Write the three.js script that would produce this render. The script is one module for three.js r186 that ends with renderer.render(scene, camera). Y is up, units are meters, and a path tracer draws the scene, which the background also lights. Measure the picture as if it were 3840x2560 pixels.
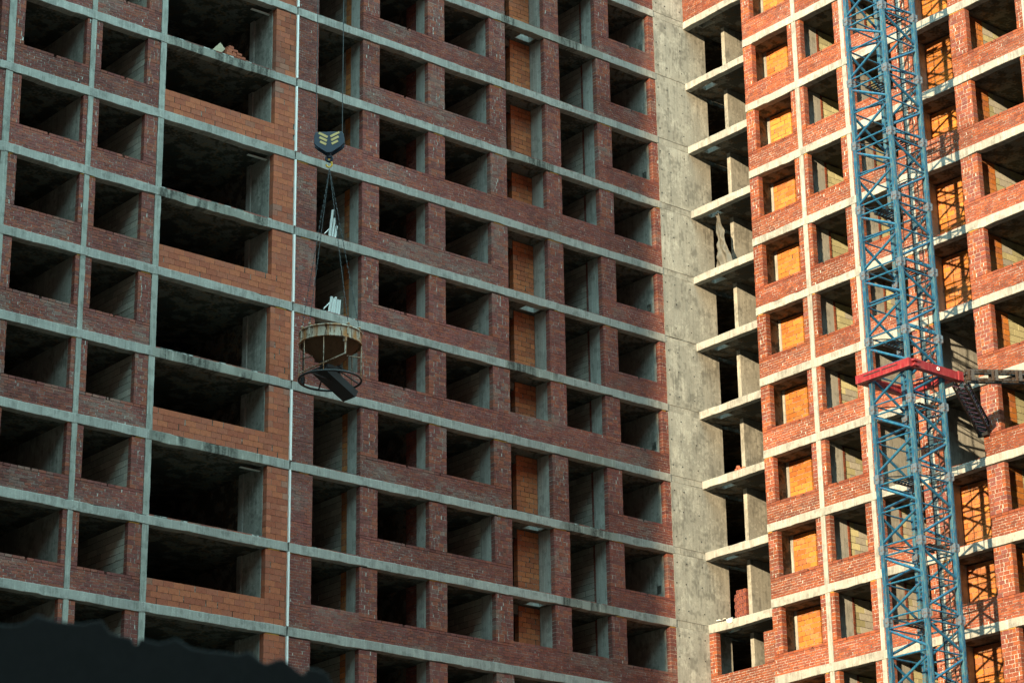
import * as THREE from 'three';
import { mergeGeometries } from 'three/addons/utils/BufferGeometryUtils.js';

// ---------------------------------------------------------------- camera, sky, sun, exposure
const scene = new THREE.Scene();
const V = (x, y, z) => new THREE.Vector3(x, y, z);
const camera = new THREE.PerspectiveCamera(15.8, 1024 / 682, 0.5, 900);
const EYE = V(-67.939, -23.264, 68.617);
camera.position.copy(EYE);
camera.up.set(-0.21143, 0.93815, 0.27419);
camera.lookAt(EYE.clone().add(V(0.60505, 0.345945, -0.717103)));
camera.focus = 92; camera.userData.fStop = 2;
camera.updateMatrixWorld(true); camera.updateProjectionMatrix();

const SUN = V(-1, 0.167, 0.4).normalize();
{
  const w = 512, h = 256, d = new Float32Array(w * h * 4), dir = V(0, 0, 0);
  for (let j = 0; j < h; j++) for (let i = 0; i < w; i++) {
    const el = ((j + 0.5) / h - 0.5) * Math.PI, az = ((i + 0.5) / w - 0.5) * 2 * Math.PI;
    dir.set(Math.cos(el) * Math.cos(az), Math.sin(el), Math.cos(el) * Math.sin(az));
    const t = Math.max(0, Math.sin(el)), c = dir.dot(SUN), glow = Math.exp((c - 1) * 9);
    const k = 1.0;
    d.set([k * (0.1 + 1.48 * t + 0.2 * glow), k * (0.15 + 2.66 * t + 0.14 * glow), k * (0.15 + 2.76 * t + 0.08 * glow), 1], (j * w + i) * 4);
  }
  const sky = new THREE.DataTexture(d, w, h, THREE.RGBAFormat, THREE.FloatType);
  sky.mapping = THREE.EquirectangularReflectionMapping; sky.magFilter = sky.minFilter = THREE.LinearFilter; sky.needsUpdate = true;
  scene.background = sky; scene.environment = sky;
}
const sun = new THREE.DirectionalLight(new THREE.Color().setRGB(1, 0.77, 0.47), 5);
sun.position.copy(SUN).multiplyScalar(160); sun.castShadow = true;
sun.shadow.mapSize.set(4096, 4096);
Object.assign(sun.shadow.camera, { left: -60, right: 60, top: 60, bottom: -60, near: 1, far: 320 });
scene.add(sun, sun.target);
const renderer = new THREE.WebGLRenderer({ antialias: true });
renderer.toneMapping = THREE.LinearToneMapping;
renderer.toneMappingExposure = 2.1;
renderer.shadowMap.enabled = true;

// ---------------------------------------------------------------- helpers
function rnd(seed) { let a = seed >>> 0; return () => { a = (a + 0x6D2B79F5) | 0; let t = Math.imul(a ^ (a >>> 15), 1 | a); t = (t + Math.imul(t ^ (t >>> 7), 61 | t)) ^ t; return ((t ^ (t >>> 14)) >>> 0) / 4294967296; }; }
const R = rnd(71);
const mix = (a, b, t) => a + (b - a) * t, clamp = (x, a = 0, b = 1) => Math.min(b, Math.max(a, x)), sstep = (a, b, x) => { const t = clamp((x - a) / (b - a)); return t * t * (3 - 2 * t); };
function lattice(n, seed) { const r = rnd(seed), a = new Float32Array(n * n); for (let i = 0; i < a.length; i++) a[i] = r(); return (x, y) => { const xi = Math.floor(x), yi = Math.floor(y), fx = x - xi, fy = y - yi, sx = fx * fx * (3 - 2 * fx), sy = fy * fy * (3 - 2 * fy), m = (v) => ((v % n) + n) % n; const x0 = m(xi), x1 = m(xi + 1), y0 = m(yi) * n, y1 = m(yi + 1) * n; return mix(mix(a[y0 + x0], a[y0 + x1], sx), mix(a[y1 + x0], a[y1 + x1], sx), sy); }; }
const enc = (v) => 255 * (v <= 0.0031308 ? 12.92 * v : 1.055 * Math.pow(v, 1 / 2.4) - 0.055);
// a tiling colour texture of `metres` a side; f(u, v, noise) returns linear rgb, u and v in 0..1
function tex(size, metres, seed, f) {
  const L = [4, 8, 16, 32, 64, 128, 256].map((n, k) => ({ n, g: lattice(n, seed * 31 + k) }));
  const N = (u, v, k) => L[k].g(u * L[k].n, v * L[k].n);
  const NS = (u, v, k, q) => L[k].g(u * L[k].n, v * q);           // streaky: q cells along v
  const d = new Uint8Array(size * size * 4);
  for (let j = 0; j < size; j++) for (let i = 0; i < size; i++) {
    const c = f(i / size, j / size, N, NS), o = (j * size + i) * 4;
    d[o] = enc(clamp(c[0])); d[o + 1] = enc(clamp(c[1])); d[o + 2] = enc(clamp(c[2])); d[o + 3] = 255;
  }
  const t = new THREE.DataTexture(d, size, size); t.colorSpace = THREE.SRGBColorSpace; t.wrapS = t.wrapT = THREE.RepeatWrapping;
  t.magFilter = THREE.LinearFilter; t.minFilter = THREE.LinearMipmapLinearFilter; t.generateMipmaps = true; t.repeat.set(1 / metres, 1 / metres); t.needsUpdate = true;
  return t;
}
const fbm = (u, v, N) => 0.34 * N(u, v, 0) + 0.26 * N(u, v, 1) + 0.18 * N(u, v, 2) + 0.12 * N(u, v, 3) + 0.1 * N(u, v, 4);
const T = {
  slab: tex(1024, 6, 3, (u, v, N, NS) => { const m = fbm(u, v, N), s = NS(u, v, 6, 8), g = N(u, v, 6), w = sstep(0.62, 0.8, NS(u + 0.3, v, 5, 4)), k = 0.335 * (0.62 + 0.56 * m + 0.17 * s + 0.16 * (g - 0.5)) * (1 - 0.36 * sstep(0.52, 0.72, 0.65 * N(u, v, 3) + 0.35 * NS(u, v, 5, 12)) * (0.4 + 0.6 * N(u, v, 5))) + 0.1 * w * g; return [k * 1.02, k * 1.0, k * 0.92]; }),
  soffit: tex(512, 5, 67, (u, v, N) => { const shadeTone = sstep(0.35, 0.62, 0.6 * N(u, v, 2) + 0.4 * N(u, v, 4)), st = sstep(0.55, 0.75, 0.5 * N(u + 0.3, v, 3) + 0.5 * N(u, v, 5)), g = 0.75 + 0.5 * N(u, v, 6), k = mix(0.15, 0.06, shadeTone) * g; return [k * mix(1.04, 1.5, st), k, k * mix(0.88, 0.62, st)]; }),  // brown mottling is its own; the dark tone puts interior shade into the colour
  wall: tex(1024, 7, 9, (u, v, N, NS) => { const m = fbm(u, v, N), s = NS(u, v, 5, 6), s2 = NS(u + 0.4, v, 6, 14), g = N(u, v, 6), b = 0.5 * N(u + 0.7, v, 2) + 0.3 * N(u, v + 0.4, 4) + 0.2 * N(u, v, 5), pale = sstep(0.5, 0.68, b) * (0.4 + 0.6 * sstep(0.3, 0.7, NS(u, v, 5, 10))), dark = sstep(0.48, 0.72, 0.4 * N(u + 0.5, v + 0.2, 2) + 0.35 * N(u, v, 4) + 0.25 * NS(u + 0.1, v, 5, 14)); const k = 0.29 * (0.6 + 0.6 * m + 0.16 * s + 0.12 * s2 + 0.2 * (g - 0.5)) * (1 - 0.34 * dark) + 0.11 * pale * (0.55 + 0.6 * g); return [k * 1.02, k, k * 0.9]; }),
  stain: tex(1024, 6, 17, (u, v, N, NS) => { const m = fbm(u, v, N), g = N(u, v, 6), area = sstep(0.44, 0.62, NS(u, v, 1, 4) * 0.55 + NS(u, v, 2, 6) * 0.45), drip = sstep(0.35, 0.7, 0.45 * NS(u, v, 4, 10) + 0.3 * NS(u, v, 5, 20) + 0.25 * N(u, v, 5)), d1 = area * (0.35 + 0.65 * drip), w = sstep(0.6, 0.76, 0.6 * NS(u + 0.6, v, 3, 12) + 0.4 * NS(u, v, 5, 9)); let k = 0.3 * (0.6 + 0.55 * m + 0.2 * (g - 0.5)); k *= 1 - 0.72 * d1; k += 0.14 * w * (0.5 + 0.5 * g); return [k * 1.02, k, k * 0.88]; }),
  mortar: tex(512, 3, 23, (u, v, N) => { const p = sstep(0.38, 0.66, 0.5 * N(u, v, 2) + 0.5 * N(u, v, 4)), k = mix(0.08, 0.44, p) * (0.8 + 0.4 * N(u, v, 6)); return [k * 1.0, k * 0.99, k * 0.93]; }),
  mortarPale: tex(512, 3, 29, (u, v, N) => { const p = sstep(0.28, 0.6, 0.5 * N(u, v, 3) + 0.5 * N(u, v, 5)), k = mix(0.14, 0.55, p) * (0.8 + 0.4 * N(u, v, 6)); return [k * 1.02, k * 0.98, k * 0.9]; }),
  grain: tex(512, 1.6, 37, (u, v, N) => { const k = 0.62 + 0.34 * N(u, v, 6) + 0.2 * N(u, v, 4) + 0.14 * (N(u, v, 2) - 0.5); return [k, k * (0.97 + 0.06 * N(u, v, 3)), k]; }),
  blue: tex(512, 2.5, 41, (u, v, N, NS) => { const f = sstep(0.42, 0.8, 0.5 * N(u, v, 3) + 0.5 * NS(u, v, 6, 5)), r = sstep(0.7, 0.82, N(u + 0.3, v, 4) * 0.6 + N(u, v, 2) * 0.4), g = 0.8 + 0.4 * N(u, v, 6); return [mix(mix(0.004, 0.024, f), 0.11, r) * g, mix(mix(0.078, 0.14, f), 0.06, r) * g, mix(mix(0.185, 0.23, f), 0.045, r) * g]; }),
  leg: tex(512, 2.5, 42, (u, v, N, NS) => { const f = sstep(0.4, 0.74, 0.45 * N(u, v, 2) + 0.55 * NS(u, v, 6, 4)), r = sstep(0.66, 0.8, N(u + 0.3, v, 4) * 0.5 + NS(u, v, 5, 6) * 0.5), g = 0.8 + 0.4 * N(u, v, 6); return [mix(mix(0.006, 0.06, f), 0.13, r) * g, mix(mix(0.075, 0.155, f), 0.075, r) * g, mix(mix(0.16, 0.2, f), 0.045, r) * g]; }),
  joint: tex(256, 0.8, 43, (u, v, N) => { const r = sstep(0.52, 0.7, 0.5 * N(u, v, 3) + 0.5 * N(u, v, 5)), g = 0.8 + 0.4 * N(u, v, 6); return [mix(0.07, 0.17, r) * g, mix(0.14, 0.085, r) * g, mix(0.21, 0.05, r) * g]; }),
  rust: tex(512, 2, 47, (u, v, N, NS) => { const s = sstep(0.36, 0.68, 0.6 * N(u, v, 1) + 0.4 * NS(u, v, 3, 3)), m = fbm(u, v, N), k = sstep(0.56, 0.78, N(u, v, 4) * 0.4 + NS(u + 0.2, v, 4, 3) * 0.6), g = 0.8 + 0.4 * N(u, v, 6), q = 0.6 + 0.7 * m; return [mix(mix(0.44, 0.36, s), 0.1, k) * q * g, mix(mix(0.37, 0.16, s), 0.05, k) * q * g, mix(mix(0.3, 0.065, s), 0.03, k) * q * g]; }),
  red: tex(256, 2, 53, (u, v, N, NS) => { const f = sstep(0.5, 0.8, NS(u, v, 5, 8)), g = 0.8 + 0.4 * N(u, v, 6); return [mix(0.23, 0.29, f) * g, mix(0.013, 0.05, f) * g, mix(0.022, 0.05, f) * g]; }),
  dirt: tex(512, 24, 59, (u, v, N) => { const k = 0.025 + 0.05 * fbm(u, v, N) + 0.015 * N(u, v, 6); return [k * 1.05, k, k * 0.8]; }),
};
const std = (o) => new THREE.MeshPhysicalMaterial({ roughness: 0.95, metalness: 0, specularIntensity: (o.roughness ?? 1) < 0.7 ? 1 : 0.25, ...o });
const C = (r, g, b) => new THREE.Color().setRGB(r, g, b);
const M = {
  slab: std({ map: T.slab }), wall: std({ map: T.wall }), stain: std({ map: T.stain }),
  slabPale: std({ map: T.slab, color: C(1.0, 1.0, 1.0) }),
  column: std({ map: T.slab, color: C(0.94, 0.97, 0.95) }),
  room: std({ map: T.soffit }),  // deep interior walls, their shade put into the dark colour
  soffit: std({ map: T.soffit }),  // slab concrete darkened in colour to stand in for interior shade
  mortar: std({ map: T.mortar }), mortarPale: std({ map: T.mortarPale }),
  mortarThin: std({ map: T.mortar, color: C(0.6, 0.55, 0.5) }),
  masonry: std({ map: T.grain, vertexColors: true }),
  plainBrick: std({ map: T.grain, color: C(0.22, 0.06, 0.042) }),
  white: std({ color: C(0.86, 0.86, 0.84), roughness: 0.8 }),
  profile: std({ map: T.grain, color: C(0.68, 0.68, 0.66), roughness: 0.6 }),
  foam: std({ color: C(0.55, 0.3, 0.06) }),
  blue: std({ map: T.blue, roughness: 0.48 }), leg: std({ map: T.leg, roughness: 0.5 }),
  steelDark: std({ color: C(0.014, 0.014, 0.016), roughness: 0.6 }),
  rustJoint: std({ map: T.joint, roughness: 0.65 }),
  red: std({ map: T.red, roughness: 0.5 }),
  rust: std({ map: T.rust, roughness: 0.85 }),
  hopper: std({ map: T.grain, color: C(0.13, 0.075, 0.045) }),
  rustDark: std({ map: T.rust, color: C(0.3, 0.26, 0.24) }),
  tieSteel: std({ map: T.rust, color: C(0.13, 0.15, 0.19), roughness: 0.75 }),
  purple: std({ color: C(0.09, 0.05, 0.09), roughness: 0.6 }),
  yellow: std({ color: C(0.6, 0.42, 0.16), roughness: 0.6 }),
  hookYellow: std({ color: C(0.72, 0.42, 0.03), roughness: 0.5 }),
  rope: std({ color: C(0.05, 0.06, 0.065), roughness: 0.6, metalness: 0.3 }),
  navy: std({ color: C(0.008, 0.02, 0.045), roughness: 0.55 }),
  tarp: std({ color: C(0.1, 0.095, 0.08), roughness: 0.6, side: THREE.DoubleSide }),
  sheet: std({ color: C(0.7, 0.7, 0.68), roughness: 0.6, side: THREE.DoubleSide }),
  wood: std({ map: T.grain, color: C(0.5, 0.42, 0.3) }),
  ground: std({ map: T.dirt }), bitumen: std({ map: T.grain, color: C(0.016, 0.016, 0.017) }), tarred: std({ map: T.grain, color: C(0.02, 0.018, 0.017) }),
  glass: std({ color: C(0.02, 0.03, 0.035), roughness: 0.15 }), tower: std({ map: T.grain, color: C(0.2, 0.1, 0.07) }),
};
const taken = new Map();
const numbered = (n) => { const k = (taken.get(n) ?? -1) + 1; taken.set(n, k); return k ? `${n}_${String(k).padStart(3, '0')}` : n; };
function thing(name, label, category, [x, y, z], group) {
  const g = new THREE.Group(); g.name = numbered(name); g.position.set(x, y, z); g.base = V(x, y, z);
  g.userData = { label, category }; if (group) g.userData.group = group; scene.add(g); return g;
}
function put(name, geo, mat, parent, stuff) {           // geo in world coordinates
  const b = parent.base; geo.translate(-b.x, -b.y, -b.z);
  const m = new THREE.Mesh(geo, mat); m.name = name; m.castShadow = m.receiveShadow = true; m.base = b; parent.add(m);
  if (stuff) m.userData.kind = 'stuff'; return m;
}
class Acc {
  constructor() { this.p = []; this.n = []; this.u = []; this.c = []; this.i = []; }
  quad(a, b, c, d, n, uv, col) { const o = this.p.length / 3; for (const v of [a, b, c, d]) { this.p.push(v[0], v[1], v[2]); this.n.push(n[0], n[1], n[2]); this.u.push(...uv(v)); if (col) this.c.push(col[0], col[1], col[2]); } this.i.push(o, o + 1, o + 2, o, o + 2, o + 3); }
  box(x0, x1, y0, y1, z0, z1, col, du = 0, dv = 0) {
    const X = (v) => [v[2] + du, v[1] + dv], Y = (v) => [v[0] + du, v[2] + dv], Z = (v) => [v[0] + du, v[1] + dv];
    this.quad([x1, y0, z1], [x1, y0, z0], [x1, y1, z0], [x1, y1, z1], [1, 0, 0], X, col);
    this.quad([x0, y0, z0], [x0, y0, z1], [x0, y1, z1], [x0, y1, z0], [-1, 0, 0], X, col);
    this.quad([x0, y1, z1], [x1, y1, z1], [x1, y1, z0], [x0, y1, z0], [0, 1, 0], Y, col);
    this.quad([x0, y0, z0], [x1, y0, z0], [x1, y0, z1], [x0, y0, z1], [0, -1, 0], Y, col);
    this.quad([x0, y0, z1], [x1, y0, z1], [x1, y1, z1], [x0, y1, z1], [0, 0, 1], Z, col);
    this.quad([x1, y0, z0], [x0, y0, z0], [x0, y1, z0], [x1, y1, z0], [0, 0, -1], Z, col);
    return this;
  }
  geo() { const g = new THREE.BufferGeometry(); g.setAttribute('position', new THREE.Float32BufferAttribute(this.p, 3)); g.setAttribute('normal', new THREE.Float32BufferAttribute(this.n, 3)); g.setAttribute('uv', new THREE.Float32BufferAttribute(this.u, 2)); if (this.c.length) g.setAttribute('color', new THREE.Float32BufferAttribute(this.c, 3)); g.setIndex(this.i); return g; }
}
const box = (x0, x1, y0, y1, z0, z1, du, dv) => new Acc().box(x0, x1, y0, y1, z0, z1, null, du, dv).geo();
const UP = V(0, 1, 0);
function bar(p, q, r, seg = 8) {                        // round bar between two points, uv in metres
  const d = q.clone().sub(p), L = d.length(), g = new THREE.CylinderGeometry(r, r, L, seg, 1, false);
  const uv = g.attributes.uv; for (let k = 0; k < uv.count; k++) uv.setXY(k, uv.getX(k) * 6.28 * r, uv.getY(k) * L);
  g.applyQuaternion(new THREE.Quaternion().setFromUnitVectors(UP, d.normalize())); g.translate((p.x + q.x) / 2, (p.y + q.y) / 2, (p.z + q.z) / 2); return g;
}
function beam(p, q, w, h, up = UP) {                    // square bar between two points
  const d = q.clone().sub(p), L = d.length(), z = d.clone().normalize(), x = new THREE.Vector3().crossVectors(up, z).normalize(), y = new THREE.Vector3().crossVectors(z, x);
  const g = new THREE.BoxGeometry(w, h, L); const uv = g.attributes.uv; for (let k = 0; k < uv.count; k++) uv.setXY(k, uv.getX(k) * L, uv.getY(k) * 0.3);
  g.applyMatrix4(new THREE.Matrix4().makeBasis(x, y, z)); g.translate((p.x + q.x) / 2, (p.y + q.y) / 2, (p.z + q.z) / 2); return g;
}

// ---------------------------------------------------------------- masonry
const unit = new THREE.BoxGeometry(1, 1, 1);
{ const uv = unit.attributes.uv; for (let k = 0; k < uv.count; k++) uv.setXY(k, uv.getX(k) * 0.25, uv.getY(k) * 0.1); }
const toneN = lattice(64, 5), batchN = lattice(64, 6);
const KIND = {
  brick: { part: 'brick', L: 0.25, joint: 0.015, tones: [[0.214, 0.058, 0.045], [0.185, 0.052, 0.046], [0.245, 0.071, 0.050], [0.157, 0.046, 0.042], [0.233, 0.064, 0.042], [0.195, 0.060, 0.054]], wide: 0.05 },
  pier: { part: 'brick', L: 0.25, joint: 0.016, tones: [[0.214, 0.058, 0.045], [0.185, 0.051, 0.045], [0.257, 0.074, 0.047], [0.157, 0.046, 0.042], [0.271, 0.076, 0.045], [0.195, 0.060, 0.053]], wide: 0.11 },
  ceramic: { part: 'ceramic_block', L: 0.42, joint: 0.012, tones: [[0.4, 0.112, 0.058], [0.34, 0.092, 0.052], [0.44, 0.13, 0.064], [0.37, 0.11, 0.064]], wide: 0.2 },
  orange: { part: 'ceramic_block', L: 0.4, joint: 0.02, tones: [[0.51, 0.184, 0.055], [0.46, 0.16, 0.05], [0.55, 0.205, 0.064], [0.4, 0.13, 0.046]], wide: 0.22 },
  loggia: { part: 'ceramic_block', L: 0.4, joint: 0.02, tones: [[0.5, 0.15, 0.058], [0.45, 0.13, 0.054], [0.54, 0.168, 0.066], [0.4, 0.112, 0.05]], wide: 0.22 },
  aerated: { part: 'aerated_block', L: 0.6, joint: 0.02, tones: [[0.46, 0.44, 0.385], [0.41, 0.395, 0.345], [0.5, 0.475, 0.41], [0.38, 0.365, 0.32]], wide: 0.0 },
};
const toneMats = {}; for (const k in KIND) toneMats[k] = KIND[k].tones.map((t) => std({ map: T.grain, color: C(mix(t[0] * 1.12, 0.26, 0.09), mix(t[1] * 1.12, 0.22, 0.09), mix(t[2] * 1.12, 0.19, 0.09)) }));
let FACE = 0;                                            // distance bookkeeping only
function masonry(b, part, run, a0, a1, y0, y1, t0, t1, o = {}) {
  // a wall of single pieces between a0..a1 along `run` ('x' or 'z'), y0..y1, with faces at t0 < t1 on the other axis
  const { kind = 'brick', h = 0.10375, mortar = M.mortar, front = 0, notch, coreTop = y1, ragged = 0, facade = true } = o, K = KIND[kind];
  const wb = (acc, A0, A1, Y0, Y1, T0, T1) => (run === 'x' ? acc.box(A0, A1, Y0, Y1, T0, T1) : acc.box(T0, T1, Y0, Y1, A0, A1));
  const core = new Acc(), ins = 0.009; wb(core, a0 + ins, a1 - ins, y0, coreTop - (notch != null ? h : 0.012), t0 + ins, t1 - ins);
  const wall = put(part, core.geo(), mortar, b);
  const rows = Math.max(1, Math.round((y1 - y0) / h)), rh = (y1 - y0) / rows, r = rnd(Math.floor(a0 * 977 + y0 * 131 + t0 * 53 + 40000));
  for (let k = 0; k < rows; k++) {
    const yy0 = y0 + k * rh, yy1 = yy0 + rh - K.joint;
    let a = a0 - (k % 2 ? K.L * 0.5 : 0) - (r() * 0.05), lastRow = k === rows - 1;
    while (a < a1 - 0.03) {
      const half = kind === 'pier' && r() < 0.45; const L = (half ? 0.13 : K.L) * (0.95 + 0.1 * r());
      let s = Math.max(a, a0), e = Math.min(a + L, a1);
      a += L + (r() < K.wide ? 0.02 + 0.03 * r() : K.joint * (0.7 + 0.6 * r()));
      if (e - s < 0.035) continue;
      if (s < a0 + 0.065) s = a0;
      if (e > a1 - 0.06) { e = a1; a = a1; }
      if (lastRow && ragged && r() < ragged) continue;
      if (lastRow && notch != null && s < notch && e > notch) { if (notch - s > 0.06) piece(s, notch - 0.04); if (e - notch > 0.06) piece(notch + 0.04, e); continue; }
      piece(s, e);
    }
    function piece(s, e) {
      const jl = s <= a0 + 1e-6 ? (r() - 0.5) * 0.012 : 0, jr = e >= a1 - 1e-6 ? (r() - 0.5) * 0.012 : 0, jf = (r() - 0.5) * 0.009, jb = (r() - 0.5) * 0.006, jy = (r() - 0.5) * 0.006;
      const cx = (s + e) / 2, tn = toneN(cx * 0.55 + t0 * 7, yy0 * 0.8), ti = Math.floor(r() * K.tones.length);
      const bt = 0.72 + 0.5 * batchN(cx * 0.16 + 11, yy0 * 0.34 + t0) + 0.36 * (tn - 0.5) + 0.16 * (r() - 0.5), dust = clamp(0.06 + 0.5 * sstep(0.56, 0.85, batchN(cx * 0.9 + 3, yy0 * 1.3 + t1)) * r() + 0.08 * r()) * (kind === 'aerated' ? 0 : 1);
      b.pieces.push({ run, s: s + jl, e: e + jr, y0: yy0 + jy * 0.5, y1: yy1 + jy * 0.5, t0: t0 + (front < 0 ? jf : jb), t1: t1 + (front < 0 ? jb : jf), kind, ti, bt, dust, wall, part: K.part, facade });
    }
  }
  return wall;
}
const proj = V(0, 0, 0);
function layPieces(b) {                                  // the largest in view become parts of their own, the rest one mesh per kind
  for (const name of new Set(b.pieces.map((q) => q.part))) {
    const list = b.pieces.filter((q) => q.part === name), show = [];
    for (const q of list) {
      const a = (q.s + q.e) / 2, t = (q.t0 + q.t1) / 2, y = (q.y0 + q.y1) / 2; q.c = q.run === 'x' ? V(a, y, t) : V(t, y, a);
      proj.copy(q.c).project(camera);
      if (q.facade && q.e - q.s > 0.1 && Math.abs(proj.x) < 0.97 && Math.abs(proj.y) < 0.97) { q.size = (q.e - q.s) * (q.y1 - q.y0) / q.c.distanceToSquared(EYE); show.push(q); }
    }
    show.sort((p, q) => q.size - p.size); const own = new Set(show.slice(0, 290)), acc = new Acc();
    for (const q of list) {
      const K = KIND[q.kind], x0 = q.run === 'x' ? q.s : q.t0, x1 = q.run === 'x' ? q.e : q.t1, z0 = q.run === 'x' ? q.t0 : q.s, z1 = q.run === 'x' ? q.t1 : q.e;
      if (own.has(q)) {
        const m = new THREE.Mesh(unit, toneMats[q.kind][q.ti]); m.name = name; m.castShadow = m.receiveShadow = true;
        m.position.copy(q.c).sub(b.base); m.scale.set(x1 - x0, q.y1 - q.y0, z1 - z0); q.wall.add(m);
      } else { const t0 = K.tones[q.ti], w = b.sunTint, t = [t0[0] * w[0], t0[1] * w[1], t0[2] * w[2]], k = q.bt * 1.18; acc.box(x0, x1, q.y0, q.y1, z0, z1, [mix(t[0] * k, 0.26, q.dust * w[3]), mix(t[1] * k, 0.22, q.dust * w[3]), mix(t[2] * k, 0.19, q.dust * w[3])], q.ti * 0.37 + q.s, q.ti * 0.61); }
    }
    if (acc.p.length) put(`${name}work`.replace('blockwork', 'blocks'), acc.geo(), M.masonry, b, true);
  }
}
// a cast concrete edge: a bar along `run` with slightly uneven arrises
function castEdge(b, name, run, a0, a1, yT, yB, f0, f1, mat, seed, rough = 1) {
  const n = Math.max(2, Math.ceil((a1 - a0) / 0.22)), r = rnd(seed * 7919 + 13), acc = new Acc(), S = [];
  let w1 = 0, w2 = 0;
  for (let i = 0; i <= n; i++) {
    w1 = 0.7 * w1 + (r() - 0.5) * 0.012 * rough; w2 = 0.75 * w2 + (r() - 0.5) * 0.022 * rough; if (r() < 0.07 * rough) w2 += (r() - 0.6) * 0.06; if (r() < 0.05 * rough) w1 -= 0.035 * r();
    const a = a0 + (a1 - a0) * i / n, ff = (r() - 0.5) * 0.008 * rough, out = Math.sign(f1 - f0);
    S.push([[a, yT + w1, f0], [a, yT + w1, f1 - out * 0.012], [a, yT + w1 - 0.014, f1 + ff], [a, yB + w2 + 0.012, f1 + ff], [a, yB + w2, f1 - out * 0.012], [a, yB + w2, f0]]);
  }
  const P = (v) => (run === 'x' ? v : [v[2], v[1], v[0]]), uvf = run === 'x' ? (v) => [v[0] + seed * 1.37, v[1] + 0.5 * v[2] + seed * 0.71] : (v) => [v[2] + seed * 1.37, v[1] + 0.5 * v[0] + seed * 0.71];
  const A = V(0, 0, 0), B = V(0, 0, 0), D = V(0, 0, 0);
  const q = (a, b2, c, d) => { a = P(a); b2 = P(b2); c = P(c); d = P(d); A.fromArray(b2).sub(D.fromArray(a)); B.fromArray(d).sub(D); A.cross(B).normalize(); acc.quad(a, b2, c, d, [A.x, A.y, A.z], uvf); };
  const flip = (f1 > f0) === (run === 'x');
  for (let i = 0; i < n; i++) for (let k = 0; k < 6; k++) { const l = (k + 1) % 6; flip ? q(S[i][k], S[i][l], S[i + 1][l], S[i + 1][k]) : q(S[i][k], S[i + 1][k], S[i + 1][l], S[i][l]); }
  for (const [s, fl] of [[S[0], !flip], [S[n], flip]]) { const [a, , c, d, , f] = s; fl ? q(f, d, c, a) : q(a, c, d, f); }
  return put(name, acc.geo(), mat, b);
}
// a flat slab with rectangular holes
function slabBody(b, name, x0, x1, z0, z1, yB, yT, mat, holes = []) {
  const xs = [...new Set([x0, x1, ...holes.flatMap((h) => [h[0], h[1]])])].sort((a, c) => a - c), zs = [...new Set([z0, z1, ...holes.flatMap((h) => [h[2], h[3]])])].sort((a, c) => a - c), acc = new Acc();
  for (let i = 0; i + 1 < xs.length; i++) for (let k = 0; k + 1 < zs.length; k++) { const mx = (xs[i] + xs[i + 1]) / 2, mz = (zs[k] + zs[k + 1]) / 2; if (!holes.some((h) => mx > h[0] && mx < h[1] && mz > h[2] && mz < h[3])) acc.box(xs[i], xs[i + 1], yB, yT, zs[k], zs[k + 1]); }
  return put(name, acc.geo(), mat, b);
}

// ---------------------------------------------------------------- ground
const G0 = -25;
{ const g = new THREE.PlaneGeometry(1400, 1400, 40, 40); g.rotateX(-Math.PI / 2); const p = g.attributes.position, uv = g.attributes.uv; for (let k = 0; k < p.count; k++) uv.setXY(k, p.getX(k), p.getZ(k)); g.translate(0, G0, 0); const m = new THREE.Mesh(g, M.ground); m.name = 'ground'; m.receiveShadow = true; m.userData = { kind: 'structure', label: 'bare earth of the building site', category: 'ground' }; scene.add(m); }

const ST = 3, TH = 0.33, HEAD = ST - TH;                 // storey height, slab depth, clear height
const SILL = 0.83, PAR = 0.95;
const plainWall = (b, name, run, a0, a1, y0, y1, t0, t1, mat = M.plainBrick) => put(name, run === 'x' ? box(a0, a1, y0, y1, t0, t1) : box(t0, t1, y0, y1, a0, a1), mat, b);
const mort = (a, n) => (batchN(a * 0.3 + 31, n * 0.7 + 5) > 0.52 ? M.mortarPale : M.mortar);

// a storey front of one wing: bands below the sills, piers between the openings
function bands(b, n, run, spans, t0, t1, front, detail) {
  const y = n * ST;
  for (const [a0, a1, h, notches, kind] of spans) {
    if (!detail) { plainWall(b, 'parapet_wall', run, a0, a1, y, y + h, t0, t1); continue; }
    const o = { mortar: mort(a0, n), front, h: 0.10375, kind: kind || 'brick' }; if (kind === 'ceramic') { o.h = 0.217; o.mortar = M.mortarThin; }
    masonry(b, 'parapet_wall', run, a0, a1, y + 0.004, y + h - o.h * (notches?.length ? 1 : 0), t0, t1, o);
    if (notches?.length) masonry(b, 'parapet_wall', run, a0, a1, y + h - o.h, y + h, t0, t1, { ...o, notch: notches[0] });
  }
}
function piers(b, n, run, list, t0, t1, front, detail) {
  const y = n * ST;
  for (const [a0, a1, h0, kind] of list) {
    if (!detail) { plainWall(b, 'pier', run, a0, a1, y + h0, y + HEAD - 0.01, t0, t1); continue; }
    const big = kind === 'ceramic';
    masonry(b, 'pier', run, a0, a1, y + h0, y + HEAD - 0.022, t0, t1, { kind: kind || 'pier', h: big ? 0.222 : kind === 'brick' ? 0.10375 : 0.152, mortar: big ? M.mortarThin : kind === 'brick' ? mort(a0, n) : M.mortarPale, front });
    const r = rnd(Math.floor(a0 * 311 + n * 97 + 9000));
    if (r() < 0.4) { const w = (a1 - a0) * (0.4 + 0.5 * r()), s = a0 + (a1 - a0 - w) * r(); put('foam_seal', run === 'x' ? box(s, s + w, y + HEAD - 0.03, y + HEAD - 0.003, t0 + 0.05, t1 + 0.004) : box(t0 - 0.004, t1 - 0.05, y + HEAD - 0.03, y + HEAD - 0.003, s, s + w), M.foam, b); }
  }
}

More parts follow.
